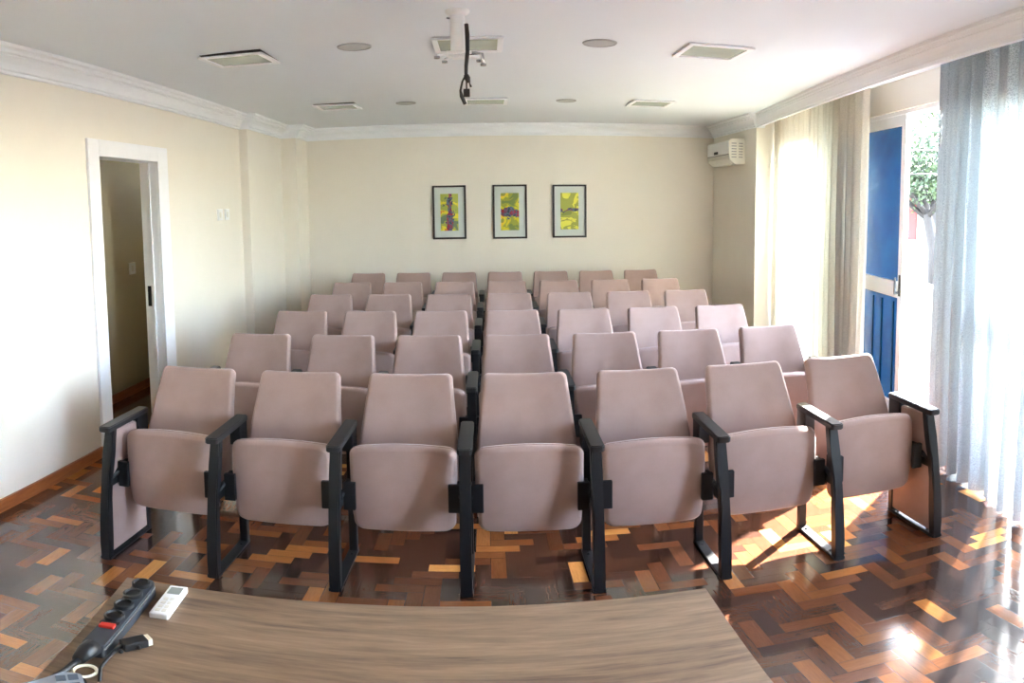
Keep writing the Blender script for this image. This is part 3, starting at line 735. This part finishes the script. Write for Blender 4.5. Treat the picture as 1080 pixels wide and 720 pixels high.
# grey handset partly in view
r = empty('remote_keypad', (-.766, 1.042, TT), math.radians(40.5)); tag(r, 'grey-blue device with dark rectangular keys at the near end of the table', 'keypad')
m = MB(); m.prism(rounded([(-.07, -.15), (.055, -.15), (.055, .055), (.02, .07), (-.07, .03)], .016, 4), lambda p, t: Vector((p.x*(1-.05*t), p.y*(1-.03*t), .022*t+.004))); m.build('body', 'steel_blue_grey', r, True, 30)
m = MB(); m.prism(rounded([(-.075, -.155), (.06, -.155), (.06, .06), (.022, .075), (-.075, .034)], .016, 4), lambda p, t: Vector((p.x, p.y, .006*t))); m.build('base', 'black_plastic', r, True, 30)
for i in range(4):
    for j in range(2):
        m = MB(); m.box(.0+.024*j, .02+.024*j, .03-.034*i, .052-.034*i, .026, .0285, .001); m.build('key', 'dark_cells', r)
m = MB(); m.lathe([(0, .03), (.022, .029), (.026, .026), (0, .024)], (-.03, -.01, 0), 20); m.build('dial', 'steel_blue_grey', r, True, 40)

# ------------------------------------------------------------------ outside
m = MB(); rprism(m, -1, 9.5, WO+WT, 1.98, -.2, -.03); struct(m.build('balcony_floor', 'terracotta'), 'terracotta stone balcony floor', 'balcony')
m = MB(); rprism(m, -1, 9.5, 1.8, 1.95, -.2, .84); rprism(m, -1, 9.5, 1.77, 1.98, .84, .88); struct(m.build('balcony_parapet', 'parapet_paint'), 'white balcony parapet wall', 'parapet')
m = MB(); m.box(4.6, 70, -20, 90, -.9, -.8); struct(m.build('ground', 'street'), 'pale street and pavement beyond the balcony', 'street')

m = MB(); rprism(m, -1.5, 10, WO+WT+.002, WO+WT+.5, CZ+.01, CZ+.15); struct(m.build('added_shade_slab', 'ceiling_paint'), 'added unseen slab above the balcony, blocking sky light', 'ceiling')  # unseen slab, added to keep the sky's reflection off the floor
b = empty('roadside_house', (21, 30, -.8)); tag(b, 'low red-walled house with white doorway across the street', 'house')
m = MB(); m.box(-5, 5, 0, 5, 0, 3.2); m.build('wall', 'red_wall', b)
m = MB(); m.box(-.6, .45, -.05, 0, .6, 3.0); m.build('white_panel', 'far_white', b)
m = MB(); m.box(-5.3, 5.3, -.35, 5.3, 3.2, 3.4); m.build('roof_edge', 'roof_tile', b)
m = MB(); m.box(-7, 7, -1.7, -1.5, 0, 1.0); tag(m.build('garden_wall', 'far_white'), 'low pale garden wall in front of the red house', 'wall').location = (21, 29, -.8)
def tree(name, x, y, base, h, crown, label, seed, lean=-.1):
    rnd = random.Random(seed); r = empty(name, (x, y, base)); tag(r, label, 'tree')
    m = MB(); top = Vector((lean*h, 0, h*.62))
    m.tube([(0, 0, 0), (lean*.15*h, 0, h*.22), (lean*.6*h, .05, h*.42), top], [.2, .17, .13, .07], 10)
    ends = [top]
    for k in range(7):
        a = rnd.uniform(0, 2*PI); q0 = Vector((lean*.5*h, .03, h*rnd.uniform(.34, .5))); q1 = q0+Vector((math.cos(a)*crown*.5, math.sin(a)*crown*.5, h*.14)); q2 = q1+Vector((math.cos(a)*crown*.3, math.sin(a)*crown*.3, h*.16))
        m.tube([q0, q1, q2], [.09, .06, .03], 7); ends += [q1, q2]
    m.build('trunk', 'bark', r, True)
    m = MB(); c = Vector((lean*h*.8, 0, h*.72))
    for k in range(9500):
        if rnd.random() < .65:
            e_ = rnd.choice(ends); p = e_+Vector((rnd.gauss(0, .42), rnd.gauss(0, .42), rnd.gauss(.15, .32)))
        else:
            v = Vector((rnd.gauss(0, 1), rnd.gauss(0, 1), rnd.gauss(0, 1))).normalized()*rnd.uniform(.55, 1); p = c+Vector((v.x*crown, v.y*crown, v.z*h*.28))
        s_ = rnd.uniform(.05, .1); a = Vector((rnd.gauss(0, 1), rnd.gauss(0, 1), rnd.gauss(0, 1))).normalized(); b_ = a.orthogonal().normalized(); d = a.cross(b_)
        m.poly([p-b_*s_, p-d*s_*.5, p+b_*s_, p+d*s_*.5], [(0, 1, 2, 3)])
    m.build('crown', 'leaves', r)
tree('street_tree', 12.25, 17, -.8, 6.2, 2.0, 'leafy street tree with forked trunk beyond the white parapet', 4)
tree('street_tree', 19.5, 27.5, -.8, 6.5, 2.6, 'paler street tree farther away near the red house', 9, .05)
for i, (z, dz) in enumerate(((3.35, .5), (2.75, .55), (4.0, .3))):
    m = MB(); m.tube([(4, 14+.1*i, z-dz), (9.2, 14.02+.1*i, z-.12), (14, 14+.1*i, z+.2), (20, 14.1+.1*i, z+dz)], .014, 6)
    tag(m.build('power_line', 'black_plastic'), ['middle overhead power line crossing in front of the tree', 'lowest overhead power line crossing in front of the tree', 'highest overhead power line crossing in front of the tree'][i], 'power line', 'overhead power lines')
